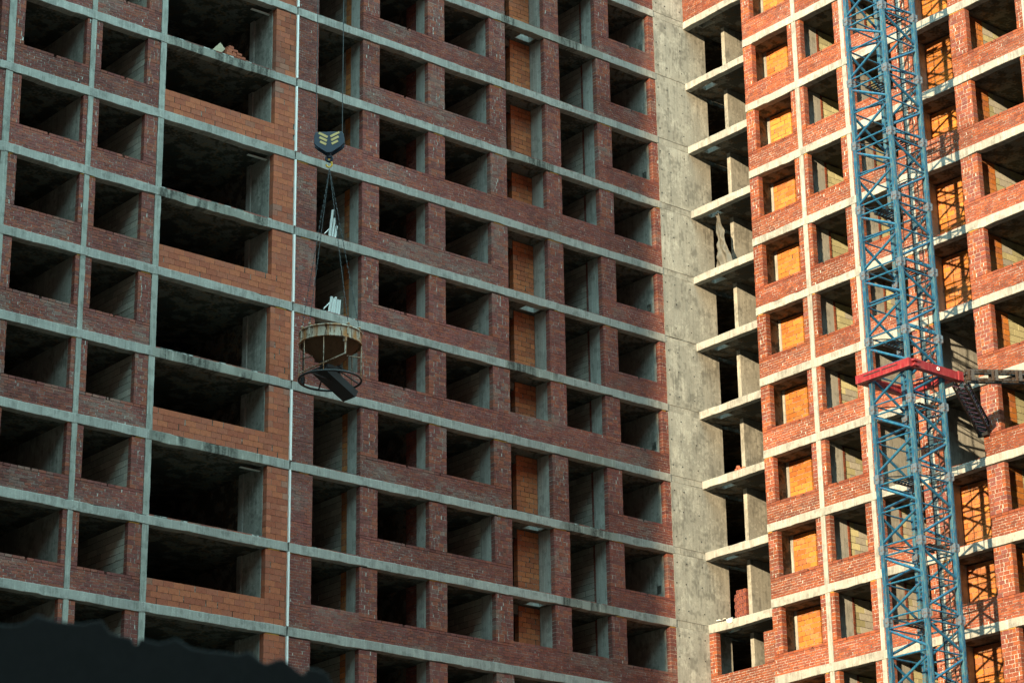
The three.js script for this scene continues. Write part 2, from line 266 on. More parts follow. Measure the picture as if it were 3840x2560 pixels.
// ---------------------------------------------------------------- west section: slim columns, wide openings
const sectionA = thing('apartment_block', 'shaded block section with slim concrete columns and wide open bays left of the white joint', 'building', [-31, G0, -4], 'sections of the unfinished block');
sectionA.pieces = []; sectionA.sunTint = [1, 1, 1, 1];
{
  const b = sectionA, x0 = -41, x1 = -20.455, F = 0;
  for (let n = -8; n <= 11; n++) {
    const y = n * ST, vis = n >= -2 && n <= 7;
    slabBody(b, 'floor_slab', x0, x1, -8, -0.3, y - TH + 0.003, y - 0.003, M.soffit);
    for (const [a, c, m] of [[x0, -32.3, M.slab], [-32.3, -29.1, M.slab], [-29.1, -26.24, M.slab], [-26.24, -21.6, [6, 4, 2, 1].includes(n) ? M.stain : M.slab], [-21.6, x1, M.slab]]) castEdge(b, 'slab_edge', 'x', a, c, y, y - TH, -0.3, 0.022, m, n * 5 + Math.round(a) + 80, n === 4 && m === M.stain ? 2.2 : 1);
    if (n === 11) break;
    for (const [a, c] of [[-35.45, -35.2], [-32.43, -32.17], [-29.21, -29.01], [-26.36, -26.12]]) castEdgeV(b, a, c, y, y + HEAD, n);
    const W = vis;
    bands(b, n, 'x', [[-40.9, -35.46, SILL], [-35.19, -32.44, SILL, [-33.6]], [-32.16, -29.22, SILL, [-30.62 + 0.1 * Math.sin(n * 3)]], [-29.0, -26.37, SILL, [-27.75 + 0.08 * Math.sin(n * 5)]]], -0.22, -0.012, 1, W);
    piers(b, n, 'x', [[-40.9, -35.46, SILL], [-35.19, -34.9, SILL], [-32.72, -32.44, SILL], [-32.16, -31.82, SILL], [-29.38, -29.22, SILL], [-29.0, -28.76, SILL], [-26.89, -26.37, SILL]], -0.22, -0.012, 1, W);
    piers(b, n, 'x', [[-21.37, -20.47, 0.002, 'ceramic']], -0.25, -0.004, 1, W);
    if (((n % 2) + 2) % 2 === 1) bands(b, n, 'x', [[-26.11, -21.372, 0.87, null, 'ceramic']], -0.25, -0.006, 1, W);
    else if (W) masonry(b, 'starter_course', 'x', -26.11, -21.372, y + 0.004, y + 0.075, -0.24, -0.03, { h: 0.07, ragged: 0.25, front: 1 });
    // cross walls behind the openings
    put('cross_wall', box(-29.36, -29.12, y, y + HEAD, -8, -0.225, n, n * 2), M.wall, b);
    put('cross_wall', box(-35.36, -35.2, y, y + HEAD, -8, -0.225), M.wall, b); put('cross_wall', box(-32.4, -32.2, y, y + HEAD, -8, -0.225, n * 3), M.wall, b);
    if (W) masonry(b, 'cross_wall', 'z', -4.5, -0.23, y + 0.004, y + HEAD - 0.01, -26.86, -26.62, { kind: 'aerated', h: 0.25, mortar: M.mortarThin, front: -1, facade: false });
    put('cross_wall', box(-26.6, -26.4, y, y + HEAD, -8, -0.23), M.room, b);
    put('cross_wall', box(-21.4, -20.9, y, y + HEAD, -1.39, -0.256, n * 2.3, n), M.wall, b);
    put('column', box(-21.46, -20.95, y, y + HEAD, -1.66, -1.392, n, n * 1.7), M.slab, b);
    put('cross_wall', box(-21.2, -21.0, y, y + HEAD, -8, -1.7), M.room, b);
    if (W) { const r = rnd(n + 900); put('joint_strip', box(-20.468 + r() * 0.01, -20.4 + r() * 0.014, y + 0.01, y + HEAD - 0.01, -0.15, 0.05 + r() * 0.02), M.white, b); }
  }
  put('rear_wall', box(x0, x1, G0, 33, -8.3, -8.002), M.room, b); put('end_wall', box(x0 - 0.3, x0 - 0.002, G0, 33, -8.3, 0), M.plainBrick, b);
}
function castEdgeV(b, x0, x1, y0, y1, n) {               // a slim column between two slabs with uneven arrises
  const r = rnd(Math.floor(x0 * 91 + n * 17 + 5000)), g = new THREE.BoxGeometry(x1 - x0, y1 - y0, 0.3, 1, 10, 1), p = g.attributes.position, uv = g.attributes.uv, nn = Array.from({ length: 11 }, () => [(r() - 0.5) * 0.016, (r() - 0.5) * 0.016]);
  for (let k = 0; k < p.count; k++) { const row = Math.round((p.getY(k) / (y1 - y0) + 0.5) * 10), s = p.getX(k) > 0 ? 1 : 0; p.setX(k, p.getX(k) + nn[row][s]); uv.setXY(k, p.getX(k) + p.getZ(k) + n * 1.3 + x0, p.getY(k) + n * 0.77); }
  g.computeVertexNormals(); g.translate((x0 + x1) / 2, (y0 + y1) / 2, -0.142); put('column', g, M.column, b);
}

// ---------------------------------------------------------------- middle section with the bare concrete end wall
const sectionB = thing('apartment_block', 'shaded red brick block section ending in a bare grey concrete wall at the inner corner', 'building', [-8, G0, -4], 'sections of the unfinished block');
sectionB.pieces = []; sectionB.sunTint = [1, 1, 1, 1];
{
  const b = sectionB, x0 = -20.405, xc = -1.77;
  const hatchU = [-9.05, -8.27, -0.74, -0.31];
  for (let n = -8; n <= 12; n++) {
    const y = n * ST, vis = n >= -3 && n <= 9;
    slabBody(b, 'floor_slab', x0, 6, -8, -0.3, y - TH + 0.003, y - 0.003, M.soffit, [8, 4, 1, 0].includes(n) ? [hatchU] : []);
    if ([8, 4, 1, 0].includes(n)) { const [p, q, r, s] = hatchU; put('hatch_frame', mergeGeometries([box(p, q, y - TH - 0.012, y + 0.03, r, r + 0.025), box(p, q, y - TH - 0.012, y + 0.03, s - 0.025, s), box(p, p + 0.025, y - TH - 0.012, y + 0.03, r + 0.025, s - 0.025), box(q - 0.025, q, y - TH - 0.012, y + 0.03, r + 0.025, s - 0.025)]), M.slabPale, b); }
    for (const [a, c, m] of [[x0, -17.0, M.slab], [-17.0, -13.6, M.slab], [-13.6, -10.4, M.slab], [-10.4, -7.7, [8, 6, 3].includes(n) ? M.stain : M.slab], [-7.7, -4.8, [2, 1, 0, 8].includes(n) ? M.stain : M.slab], [-4.8, xc, M.slab]]) castEdge(b, 'slab_edge', 'x', a, c, y, y - TH, -0.3, 0.022, m, n * 7 + Math.round(a) + 200);
    if (n === 12) break;
    const door = [5, 2, -1, -4, -7, 11].includes(n);       // storeys where the tall openings have a parapet
    const sp = [[x0 + 0.004, -19.42, SILL]];
    if (door) sp.push([-19.42, -17.32, PAR]);
    sp.push([-17.32, -10.17, SILL, [-15.25 + 0.1 * Math.sin(n * 2)]]);
    if (door) sp.push([-10.17, -8.07, PAR]);
    sp.push([-8.07, -7.26, SILL]);
    if (door) sp.push([-7.26, -5.2, PAR]);
    sp.push([-5.2, xc - 0.004, SILL, [-3.25 + 0.1 * Math.sin(n * 4)]]);
    bands(b, n, 'x', sp, -0.24, -0.012, 1, vis);
    piers(b, n, 'x', [[x0 + 0.004, -19.42, SILL, 'brick'], [-17.32, -16.53, SILL], [-14.14, -13.32, SILL], [-11.01, -10.17, SILL], [-8.07, -7.26, SILL], [-5.2, -4.42, SILL], [-2.1, xc - 0.004, SILL]], -0.24, -0.012, 1, vis);
    if (vis && !door) for (const [s, e] of [[-19.4, -17.34], [-10.15, -8.09], [-7.24, -5.22]]) masonry(b, 'starter_course', 'x', s, e, y + 0.004, y + 0.06, -0.22, -0.03, { h: 0.055, ragged: 0.12, front: 1 });
    // the concrete wall in the corner, one lift per storey with a recessed joint and tie holes
    castEdge(b, 'wall_joint', 'x', xc, 1.3, y - 0.02, y - TH + 0.03, -0.24, -0.006, M.wall, n + 700, 0.6);
    const lift = liftWall(xc, 1.3, y - 0.016, y + HEAD + 0.026, n); put('concrete_wall', lift, M.wall, b);
    for (const hx of [-1.62, -1.1, -0.22]) for (const hy of [0.42, 1.5, 2.35]) put('tie_hole', new THREE.CylinderGeometry(0.03, 0.03, 0.03, 8).rotateX(Math.PI / 2).translate(hx + 0.04 * Math.sin(n * 7 + hy * 3), y + hy, 0.004), M.steelDark, b);
    // cross walls seen through the openings
    const dt = vis;
    const cw = (u, segs) => { for (const [kind, d0, d1, set] of segs) {
      if (kind === 'concrete') put('cross_wall', box(-u + set, -u + 0.3, y, y + HEAD, -d1, -d0, n * 1.7 + u, n), M.slab, b);
      else if (!dt || kind === 'room') put('cross_wall', box(-u + set, -u + 0.3, y, y + HEAD, -d1, -d0), M.room, b);
      else masonry(b, 'cross_wall', 'z', -d1, -d0, y + 0.004, y + HEAD - 0.01, -u + set, -u + 0.3, { kind, h: kind === 'aerated' ? 0.25 : kind === 'brick' ? 0.10375 : 0.222, mortar: M.mortarThin, front: -1, facade: false }); } };
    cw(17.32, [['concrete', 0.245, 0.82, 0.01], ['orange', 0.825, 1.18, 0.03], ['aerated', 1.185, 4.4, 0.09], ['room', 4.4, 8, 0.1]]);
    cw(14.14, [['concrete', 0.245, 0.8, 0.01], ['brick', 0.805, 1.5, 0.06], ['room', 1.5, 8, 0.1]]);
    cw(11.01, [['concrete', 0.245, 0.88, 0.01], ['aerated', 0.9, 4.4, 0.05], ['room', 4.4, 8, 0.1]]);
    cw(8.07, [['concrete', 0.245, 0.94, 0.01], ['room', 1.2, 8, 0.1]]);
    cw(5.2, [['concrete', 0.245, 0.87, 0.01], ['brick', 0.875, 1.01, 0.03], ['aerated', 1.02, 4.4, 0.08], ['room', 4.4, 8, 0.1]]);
    put('cross_wall', box(-2.12, -1.8, y, y + HEAD, -8, -0.245, n * 2.1, n), M.wall, b);
    if (vis && n % 2 === 0) put('socket_box', box(-2.15, -2.115, y + 1.1, y + 1.4, -0.62, -0.4), M.soffit, b);
    // loggia back wall of hollow blocks with a door gap beside it
    if (dt) masonry(b, 'loggia_wall', 'x', -9.12, -8.065, y + 0.004, y + HEAD - 0.02, -1.19, -0.95, { kind: 'loggia', h: 0.205, mortar: M.mortarThin, front: 1 });
    else plainWall(b, 'loggia_wall', 'x', -9.12, -8.065, y, y + HEAD, -1.19, -0.95);
    put('lintel_wall', box(-10.17, -9.125, y + 2.3, y + HEAD, -1.19, -0.98), M.room, b);
  }
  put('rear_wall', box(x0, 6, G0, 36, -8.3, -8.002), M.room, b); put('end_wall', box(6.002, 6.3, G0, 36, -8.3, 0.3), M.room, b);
}
function liftWall(x0, x1, y0, y1, n) {                   // one cast lift, its face faintly wavy where the shutter boards met
  const g = new THREE.PlaneGeometry(x1 - x0, y1 - y0, 24, 12), p = g.attributes.position, uv = g.attributes.uv;
  for (let k = 0; k < p.count; k++) { const u = p.getX(k), v = p.getY(k), edge = Math.abs(Math.abs(v) - (y1 - y0) / 2) < 1e-4; p.setZ(k, edge ? -0.008 : 0.004 * Math.sin(u * 9 + n * 2) * Math.sin(v * 2.3 + n) + (Math.round((u + 4) / 0.128) % 5 === 0 ? -0.007 : 0)); uv.setXY(k, u + n * 2.37, v + n * 3.0); }
  g.computeVertexNormals(); g.translate((x0 + x1) / 2, (y0 + y1) / 2, 0.012);
  const back = box(x0, x1, y0 + 0.02, y1 - 0.02, -0.24, -0.004).toNonIndexed(); return mergeGeometries([g.toNonIndexed(), back]);
}

// ---------------------------------------------------------------- sunlit wing with the corner loggias
const wing = thing('apartment_block', 'sunlit red brick wing with pale concrete grid and corner loggias behind the crane', 'building', [2.5, G0, 10], 'sections of the unfinished block');
wing.pieces = []; wing.sunTint = [1.12, 1.1, 0.76, 0.25];   // orange of the sunlight put into the brick colour, dust toned down
{
  const b = wing, X = -0.95, zE = 21.5;
  for (let n = -8; n <= 12; n++) {
    const y = n * ST, vis = n >= -3 && n <= 9;
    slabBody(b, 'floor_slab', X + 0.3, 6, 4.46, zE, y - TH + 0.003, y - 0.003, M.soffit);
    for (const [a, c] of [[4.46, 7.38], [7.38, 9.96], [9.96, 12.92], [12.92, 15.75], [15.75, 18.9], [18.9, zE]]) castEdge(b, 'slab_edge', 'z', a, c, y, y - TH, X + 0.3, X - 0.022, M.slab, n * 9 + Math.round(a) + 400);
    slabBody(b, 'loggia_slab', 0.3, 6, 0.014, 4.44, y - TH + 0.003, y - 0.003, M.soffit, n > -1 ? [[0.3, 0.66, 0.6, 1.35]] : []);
    if (vis && n > 0) { const w = [[0.3, 0.66, 0.6, 0.625], [0.3, 0.66, 1.325, 1.35], [0.3, 0.325, 0.625, 1.325], [0.635, 0.66, 0.625, 1.325]]; put('hatch_frame', mergeGeometries(w.map(([p, q, r, s]) => box(p, q, y - TH - 0.012, y + 0.03, r, s))), M.slabPale, b); }
    castEdge(b, 'loggia_slab_edge', 'z', 0.014, 4.44, y, y - TH, 0.3, 0, M.slabPale, n + 640);
    if (n === 12) break;
    for (const [a, c] of [[7.26, 7.5], [9.85, 10.07], [12.8, 13.03], [18.8, 19.03]]) { const r = rnd(Math.floor(a * 77 + n * 13 + 800)); put('column', box(X - 0.004, X + 0.3, y, y + HEAD, a + r() * 0.012, c - r() * 0.012, n * 1.9 + a, n * 1.1), M.slabPale, b); }
    const open3 = n === 1, tall4 = ![5, -1, -4, -7, 8].includes(n);
    const sp = [[4.46, 7.255, SILL, [6.45]], [7.505, 9.845, SILL, [8.2]], [13.035, 13.55, SILL], [15.35, 18.795, SILL, [17.3]], [19.035, zE - 0.01, SILL]];
    if (!open3) sp.push([10.075, 12.795, SILL, [11.2]]);
    if (!tall4) sp.push([13.55, 15.35, PAR]);
    bands(b, n, 'z', sp, X + 0.012, X + 0.25, -1, vis);
    piers(b, n, 'z', [[4.46, 4.95, SILL], [7.0, 7.255, SILL], [7.505, 7.72, SILL], [9.53, 9.845, SILL], [10.075, 10.32, open3 ? 0.01 : SILL], [12.4, 12.795, open3 ? 0.01 : SILL], [13.035, 13.55, SILL], [15.35, 16.15, SILL], [18.5, 18.795, SILL], [19.035, 19.3, SILL]], X + 0.012, X + 0.25, -1, vis);
    if (vis && tall4) masonry(b, 'starter_course', 'z', 13.56, 15.34, y + 0.004, y + 0.06, X + 0.04, X + 0.24, { h: 0.055, ragged: 0.12, front: -1 });
    // end wall towards the corner and rooms behind
    put('end_wall', box(X + 0.255, 6, y, y + HEAD, 4.465, 4.6), M.room, b);
    const run = (z0, z1, segs) => { for (const [kind, d0, d1, set = 0] of segs) {
      if (kind === 'concrete') put('cross_wall', box(d0, d1, y, y + HEAD, z0, z1 - set, n * 1.7 + z0, n), M.slab, b);
      else if (!vis || kind === 'room') put('cross_wall', box(d0, d1, y, y + HEAD, z0, z1 - set), M.room, b);
      else masonry(b, 'cross_wall', 'x', d0, d1, y + 0.004, y + HEAD - 0.01, z0, z1 - set, { kind, h: kind === 'aerated' ? 0.27 : kind === 'brick' ? 0.10375 : 0.222, mortar: M.mortarThin, front: 1, facade: kind !== 'brick' }); } };
    run(7.3, 7.5, [['concrete', X + 0.31, 0.26], ['brick', 0.265, 0.375, -0.012], ['aerated', 0.38, 3.6, 0.02], ['room', 3.6, 6]]);
    if (open3 || n === 2) run(9.9, 10.12, [['concrete', X + 0.31, 3.6], ['room', 3.6, 6]]);
    else run(9.9, 10.12, [['concrete', X + 0.31, 0.26], ['brick', 0.265, 0.375, -0.012], ['aerated', 0.38, 3.6, 0.02], ['room', 3.6, 6]]);
    run(15.6, 15.86, [['orange', X + 0.26, 0.4], ['aerated', 0.41, 3.6, 0.01], ['room', 3.6, 6]]);
    run(12.85, 13.12, [['concrete', X + 0.31, 2.8], ['room', 2.8, 6]]);
    run(18.85, 19.05, [['concrete', X + 0.31, 2.8], ['room', 2.8, 6]]);
    // block walls behind the first bay and the tall loggia
    put('column', box(0.12, 0.34, y, y + HEAD, 4.61, 4.75, n, n), M.slab, b);
    const lo = (z0, z1, x) => (vis ? masonry(b, 'loggia_wall', 'z', z0, z1, y + 0.004, y + HEAD - 0.02, x, x + 0.24, { kind: 'orange', h: 0.205, mortar: M.mortarThin, front: -1 }) : plainWall(b, 'loggia_wall', 'z', z0, z1, y, y + HEAD, x, x + 0.24));
    lo(4.755, 5.93, 0.15);
    if (n !== 1 && n !== 2) { lo(13.13, 14.36, 0.25); }
    put('partition', box(0.9, 1.1, y, y + HEAD, 5.94, 7.29), M.room, b);
    put('partition', box(2.2, 2.4, y, y + HEAD, 13.13, 15.59), M.room, b);
    // corner loggia: concrete fin, wall beyond the doorway, brick infill on two storeys
    put('loggia_fin', box(1.3, 2.6, y, y + HEAD, 1.05, 1.25, n * 3.1, n * 1.3), M.wall, b);
    put('partition', box(4.6, 6, y, y + HEAD, -0.2, 0.012), M.room, b);
    if (n === -1) {
      masonry(b, 'parapet_wall', 'z', 0.02, 4.44, y + 0.004, y + 0.9, 0.02, 0.25, { front: -1, mortar: M.mortarPale });
      masonry(b, 'pier', 'z', 0.02, 0.4, y + 0.9, y + HEAD - 0.02, 0.02, 0.25, { kind: 'pier', h: 0.152, front: -1, mortar: M.mortarPale });
      masonry(b, 'pier', 'z', 3.02, 4.44, y + 0.9, y + 2.16, 0.02, 0.25, { h: 0.10375, front: -1, mortar: M.mortarPale });
    } else if (n >= 9 || n < -1) { vis ? masonry(b, 'parapet_wall', 'z', 0.02, 4.44, y + 0.004, y + HEAD - 0.02, 0.02, 0.25, { front: -1 }) : plainWall(b, 'parapet_wall', 'z', 0.02, 4.44, y, y + HEAD, 0.02, 0.25); }
  }
  put('rear_wall', box(6.002, 6.3, G0, 36, 0.302, zE), M.room, b); put('end_wall', box(X, 6.3, G0, 36, zE + 0.002, zE + 0.3), M.plainBrick, b);
}
for (const b of [sectionA, sectionB, wing]) layPieces(b);

// ---------------------------------------------------------------- tower crane mast
const MX0 = -6.45, MX1 = -4.75, MZ0 = 15.06, MZ1 = 16.76, SH = 2.5, J0 = 16.2 - 17 * 2.5;
{
  const b = thing('crane_mast', 'blue lattice mast of a tower crane standing before the sunlit brick wing', 'crane', [-5.6, G0, 15.91]);
  const corner = [V(MX0, 0, MZ0), V(MX0, 0, MZ1), V(MX1, 0, MZ1), V(MX1, 0, MZ0)];
  const at = (c, y) => V(c.x, y, c.z);
  const parts = [];                                       // prototype geometry of one section, joint at y = 0 .. SH
  for (let k = 0; k < 4; k++) {
    const c = corner[k], d = corner[(k + 1) % 4], sx = c.x < -5.6 ? 1 : -1, sz = c.z < 15.9 ? 1 : -1;
    const leg = mergeGeometries([box(c.x - 0.073, c.x + 0.073, 0.0, SH, c.z - 0.073, c.z + 0.073, c.x * 3, c.z), box(c.x - sx * 0.073 - 0.012, c.x - sx * 0.073 + 0.012, 0, SH, c.z - 0.035, c.z + 0.035, 2, 1), box(c.x - 0.035, c.x + 0.035, 0, SH, c.z - sz * 0.073 - 0.012, c.z - sz * 0.073 + 0.012, 4, 1)]);
    parts.push(['mast_leg', leg, M.leg]);
    parts.push(['splice_plate', mergeGeometries([box(c.x - 0.088, c.x + 0.088, -0.16, -0.012, c.z - 0.088, c.z + 0.088), box(c.x - 0.088, c.x + 0.088, 0.012, 0.16, c.z - 0.088, c.z + 0.088), box(c.x - 0.108, c.x + 0.108, -0.012, 0.012, c.z - 0.108, c.z + 0.108),
      ...[[-1, -1], [1, 1], [-1, 1]].map(([p, q]) => box(c.x + p * 0.095 - 0.022, c.x + p * 0.095 + 0.022, -0.13, 0.13, c.z + q * 0.095 - 0.022, c.z + q * 0.095 + 0.022))]), M.rustJoint]);
    for (const yy of [0.16, SH / 2 + 0.06, SH - 0.2]) parts.push(['strut', bar(at(c, yy), at(d, yy), 0.032), k % 2 && yy > 2 ? M.blue : M.blue]);
    parts.push(['brace', bar(at(c, SH - 0.26), at(d, SH / 2 + 0.16), 0.048), M.blue], ['brace', bar(at(d, SH / 2 - 0.06), at(c, 0.24), 0.048), M.blue]);
  }
  parts.push(['diagonal_tie', bar(at(corner[0], 0.1), at(corner[2], 0.1), 0.02, 6), M.steelDark], ['diagonal_tie', bar(at(corner[1], SH - 0.22), at(corner[3], SH - 0.22), 0.02, 6), M.steelDark]);
  for (const p of parts) p[1].translate(-b.base.x, 0, -b.base.z);
  for (let s = 0; s < 25; s++) {
    const y = J0 + s * SH; if (y + SH < G0) continue;
    for (const [name, geo, mat] of parts) { const m = new THREE.Mesh(geo, mat); m.name = name; m.castShadow = m.receiveShadow = true; m.position.y = y - G0; b.add(m); }
    // inner platform of open bars, ladder flight
    const side = s % 2, pz = side ? 15.2 : 15.95;
    const plate = []; for (let k = 0; k < 6; k++) plate.push(box(-5.8 + k * 0.16, -5.8 + k * 0.16 + 0.06, y + 0.02, y + 0.045, pz, pz + 0.62)); plate.push(box(-5.85, -4.88, y - 0.03, y + 0.02, pz - 0.02, pz + 0.04), box(-5.85, -4.88, y - 0.03, y + 0.02, pz + 0.58, pz + 0.64));
    put('platform', mergeGeometries(plate), M.steelDark, b);
    const lad = put('ladder', mergeGeometries([bar(V(-5.02, y, 16.2), V(-5.02, y + SH, 16.2), 0.022, 6), bar(V(-5.02, y, 16.6), V(-5.02, y + SH, 16.6), 0.022, 6)]), M.steelDark, b);
    for (let k = 0; k < 8; k++) put('rung', bar(V(-5.02, y + 0.15 + k * 0.31, 16.2), V(-5.02, y + 0.15 + k * 0.31, 16.6), 0.014, 6), M.steelDark, lad);
    const hoop = new THREE.TorusGeometry(0.3, 0.012, 5, 20, Math.PI); hoop.rotateX(Math.PI / 2).rotateY(-Math.PI / 2).translate(-5.05, y + 1.0, 16.4); put('ladder_hoop', hoop, M.steelDark, b);
  }
  b.position.y = G0;
}
{ // power cables hanging inside the mast
  const c = thing('power_cable', 'thin black cable hanging down inside the crane mast beside the ladder', 'cable', [-4.9, G0, 15.6]);
  const pts = []; for (let k = 0; k <= 60; k++) pts.push(V(-4.92 + 0.05 * Math.sin(k * 0.9), G0 + k * 0.97, 15.62 + 0.06 * Math.sin(k * 0.53)));
  put('cable', new THREE.TubeGeometry(new THREE.CatmullRomCurve3(pts), 240, 0.018, 5), M.steelDark, c);
  const lp = []; for (let k = 0; k <= 26; k++) { const a = k / 24 * Math.PI * 2; lp.push(V(-4.95 + 0.1 * Math.sin(a), 12.3 + 0.2 * Math.cos(a), 16.0 + 0.42 * Math.sin(a))); }
  put('cable_loop', new THREE.TubeGeometry(new THREE.CatmullRomCurve3(lp), 60, 0.016, 5), M.steelDark, c);
}
{ // red collar with its ties to the wall
  const c = thing('anchor_collar', 'red steel collar clamped round the blue crane mast with dark ties to the wall', 'collar', [-5.5, 4.7, 15.85]);
  const y = 4.865, L = V(-6.66, y, 14.62), F = V(-6.66, y, 17.02), Rr = V(-4.25, y, 17.02), B = V(-4.4, y, 14.78);
  const b1 = put('collar_beam', beam(L, F.clone().add(V(0, 0, 0.05)), 0.24, 0.3), M.red, c);
  put('slot', mergeGeometries([box(-6.786, -6.779, y + 0.02, y + 0.06, 15.0, 15.75), box(-6.786, -6.779, y + 0.02, y + 0.06, 15.85, 16.55)]), M.steelDark, b1);
  for (const [p, q] of [[F.clone().add(V(0.14, 0, 0)), Rr], [V(-6.5, y, 14.75), B], [B, V(-4.38, y, 16.85)]]) put('collar_beam', beam(p, q, 0.22, 0.3), M.red, c);
  put('corner_bracket', mergeGeometries([box(-6.64, -6.4, y + 0.05, y + 0.12, 17.0, 17.2), box(-6.64, -6.4, y - 0.12, y - 0.05, 17.0, 17.2), box(-4.3, -4.05, y - 0.16, y + 0.17, 16.92, 17.17)]), M.red, c);
  const ring = new THREE.TorusGeometry(0.055, 0.016, 6, 20); ring.translate(-5.35, y + 0.02, 17.146); put('painted_ring', ring, M.white, c);
  // box tie of two channels with batten plates
  const s0 = V(-4.1, y, 17.22), s1 = V(-0.95, y, 19.35), d = s1.clone().sub(s0).normalize(), side = new THREE.Vector3().crossVectors(d, UP).normalize(), len = s1.distanceTo(s0), tie = [];
  for (const dy of [-0.16, 0.16]) for (const k of [-1, 1]) { const o = side.clone().multiplyScalar(0.15 * k).add(V(0, dy, 0)); tie.push(beam(s0.clone().add(o), s1.clone().add(o), 0.06, 0.09)); }
  for (let k = 0; k < 5; k++) { const p = s0.clone().addScaledVector(d, 0.2 + k * (len - 0.4) / 4); for (const e of [-1, 1]) { const o = side.clone().multiplyScalar(0.185 * e), a = p.clone().add(o); tie.push(beam(a.clone().addScaledVector(d, -0.12), a.clone().addScaledVector(d, 0.12), 0.02, 0.4)); } }
  put('tie_strut', mergeGeometries(tie), M.tieSteel, c);
  // lattice tie down to the pier
  const t0 = V(-4.15, y - 0.1, 17.0), t1 = V(-0.97, 4.05, 15.42), e = t1.clone().sub(t0).normalize(), sd = new THREE.Vector3().crossVectors(e, UP).normalize(), u2 = new THREE.Vector3().crossVectors(sd, e), L2 = t1.distanceTo(t0), lat = [], lat2 = [];
  const P = (t, i, j) => t0.clone().addScaledVector(e, t * L2).addScaledVector(sd, i * 0.2).addScaledVector(u2, j * 0.2);
  for (const [i, j] of [[-1, -1], [1, -1], [1, 1], [-1, 1]]) lat.push(beam(P(0, i, j), P(1, i, j), 0.06, 0.06));
  for (let k = 0; k < 10; k++) { const a = k / 10, z = (k + 1) / 10; for (const f of [[-1, -1, 1, -1], [1, -1, 1, 1], [1, 1, -1, 1], [-1, 1, -1, -1]]) { lat2.push(bar(P(a, f[0], f[1]), P(z, f[2], f[3]), 0.02, 5)); lat.push(beam(P(z, f[0], f[1]), P(z, f[2], f[3]), 0.03, 0.03, e)); } }
  lat.push(box(-1.1, -0.965, 3.75, 4.35, 15.2, 15.66));
  const tb = put('tie_strut', mergeGeometries(lat.map((g) => g.toNonIndexed())), M.steelDark, c); put('lacing', mergeGeometries(lat2), M.purple, tb);
}

// ---------------------------------------------------------------- hook block, ropes, concrete skip
const BX = -23.02, BZ = 6.0;
const cr = V(0.7676, -0.0143, 0.6408).setY(0).normalize(), toCam = V(-0.645, 0, 0.764);   // across and towards the viewer's side of the yard
const yaw = Math.atan2(-cr.z, cr.x);
{
  const b = thing('hook_block', 'black crane hook block with yellow chevron stripes hanging before the brick wall', 'hook block', [-23.17, 11.34, BZ]);
  const place = (g) => g.rotateY(yaw).translate(-23.17, 12.4, BZ);
  const sh = new THREE.Shape([[-0.46, 0.3], [-0.5, 0.16], [-0.5, -0.12], [-0.4, -0.22], [-0.08, -0.44], [0.08, -0.44], [0.4, -0.22], [0.5, -0.1], [0.5, 0.2], [0.44, 0.32]].map((p) => new THREE.Vector2(...p)));
  const ex = (d, z) => new THREE.ExtrudeGeometry(sh, { depth: d, bevelEnabled: true, bevelSize: 0.012, bevelThickness: 0.012, bevelSegments: 1 }).translate(0, 0, z);
  const hs = put('housing', place(mergeGeometries([ex(0.03, 0.13), ex(0.03, -0.16)])), M.navy, b);
  for (const s of [-0.25, 0.25]) put('sheave', place(new THREE.CylinderGeometry(0.2, 0.2, 0.1, 24).rotateX(Math.PI / 2).translate(s, 0.03, 0)), M.steelDark, b);
  for (const s of [-1, 1]) for (let k = 0; k < 3; k++) { const g = new THREE.BoxGeometry(0.34 - k * 0.05, 0.08, 0.008); g.rotateZ(s * 0.5).translate(s * 0.2, 0.2 - k * 0.15 + (s > 0 ? 0.02 : 0), 0.178); put('stripe', place(g), M.yellow, hs); }
  put('swivel', place(mergeGeometries([new THREE.CylinderGeometry(0.07, 0.07, 0.16, 12).translate(0, -0.5, 0), new THREE.TorusGeometry(0.1, 0.045, 8, 20).translate(0, -0.62, 0)])), M.navy, b);
  const hc = []; for (let k = 0; k <= 18; k++) { const a = Math.PI * 0.5 - k / 18 * Math.PI * 1.45; hc.push(V(0.1 * Math.cos(a), -0.82 + 0.11 * Math.sin(a), 0)); } hc.unshift(V(0, -0.62, 0));
  put('hook', place(new THREE.TubeGeometry(new THREE.CatmullRomCurve3(hc), 50, 0.03, 8)), M.hookYellow, b);
  for (const [ox, nm] of [[-0.46, 0], [0.44, 1]]) {
    const p = V(ox, 12.45, 0).applyAxisAngle(UP, yaw).add(V(-23.17, 0, BZ));
    const r = thing('hoist_rope', 'thin steel rope running up from the striped hook block', 'rope', [p.x, 12.45, p.z], 'hoist ropes above the hook block'); put('strand', bar(p, V(p.x, 46, p.z), 0.014, 6), M.rope, r);
  }
}
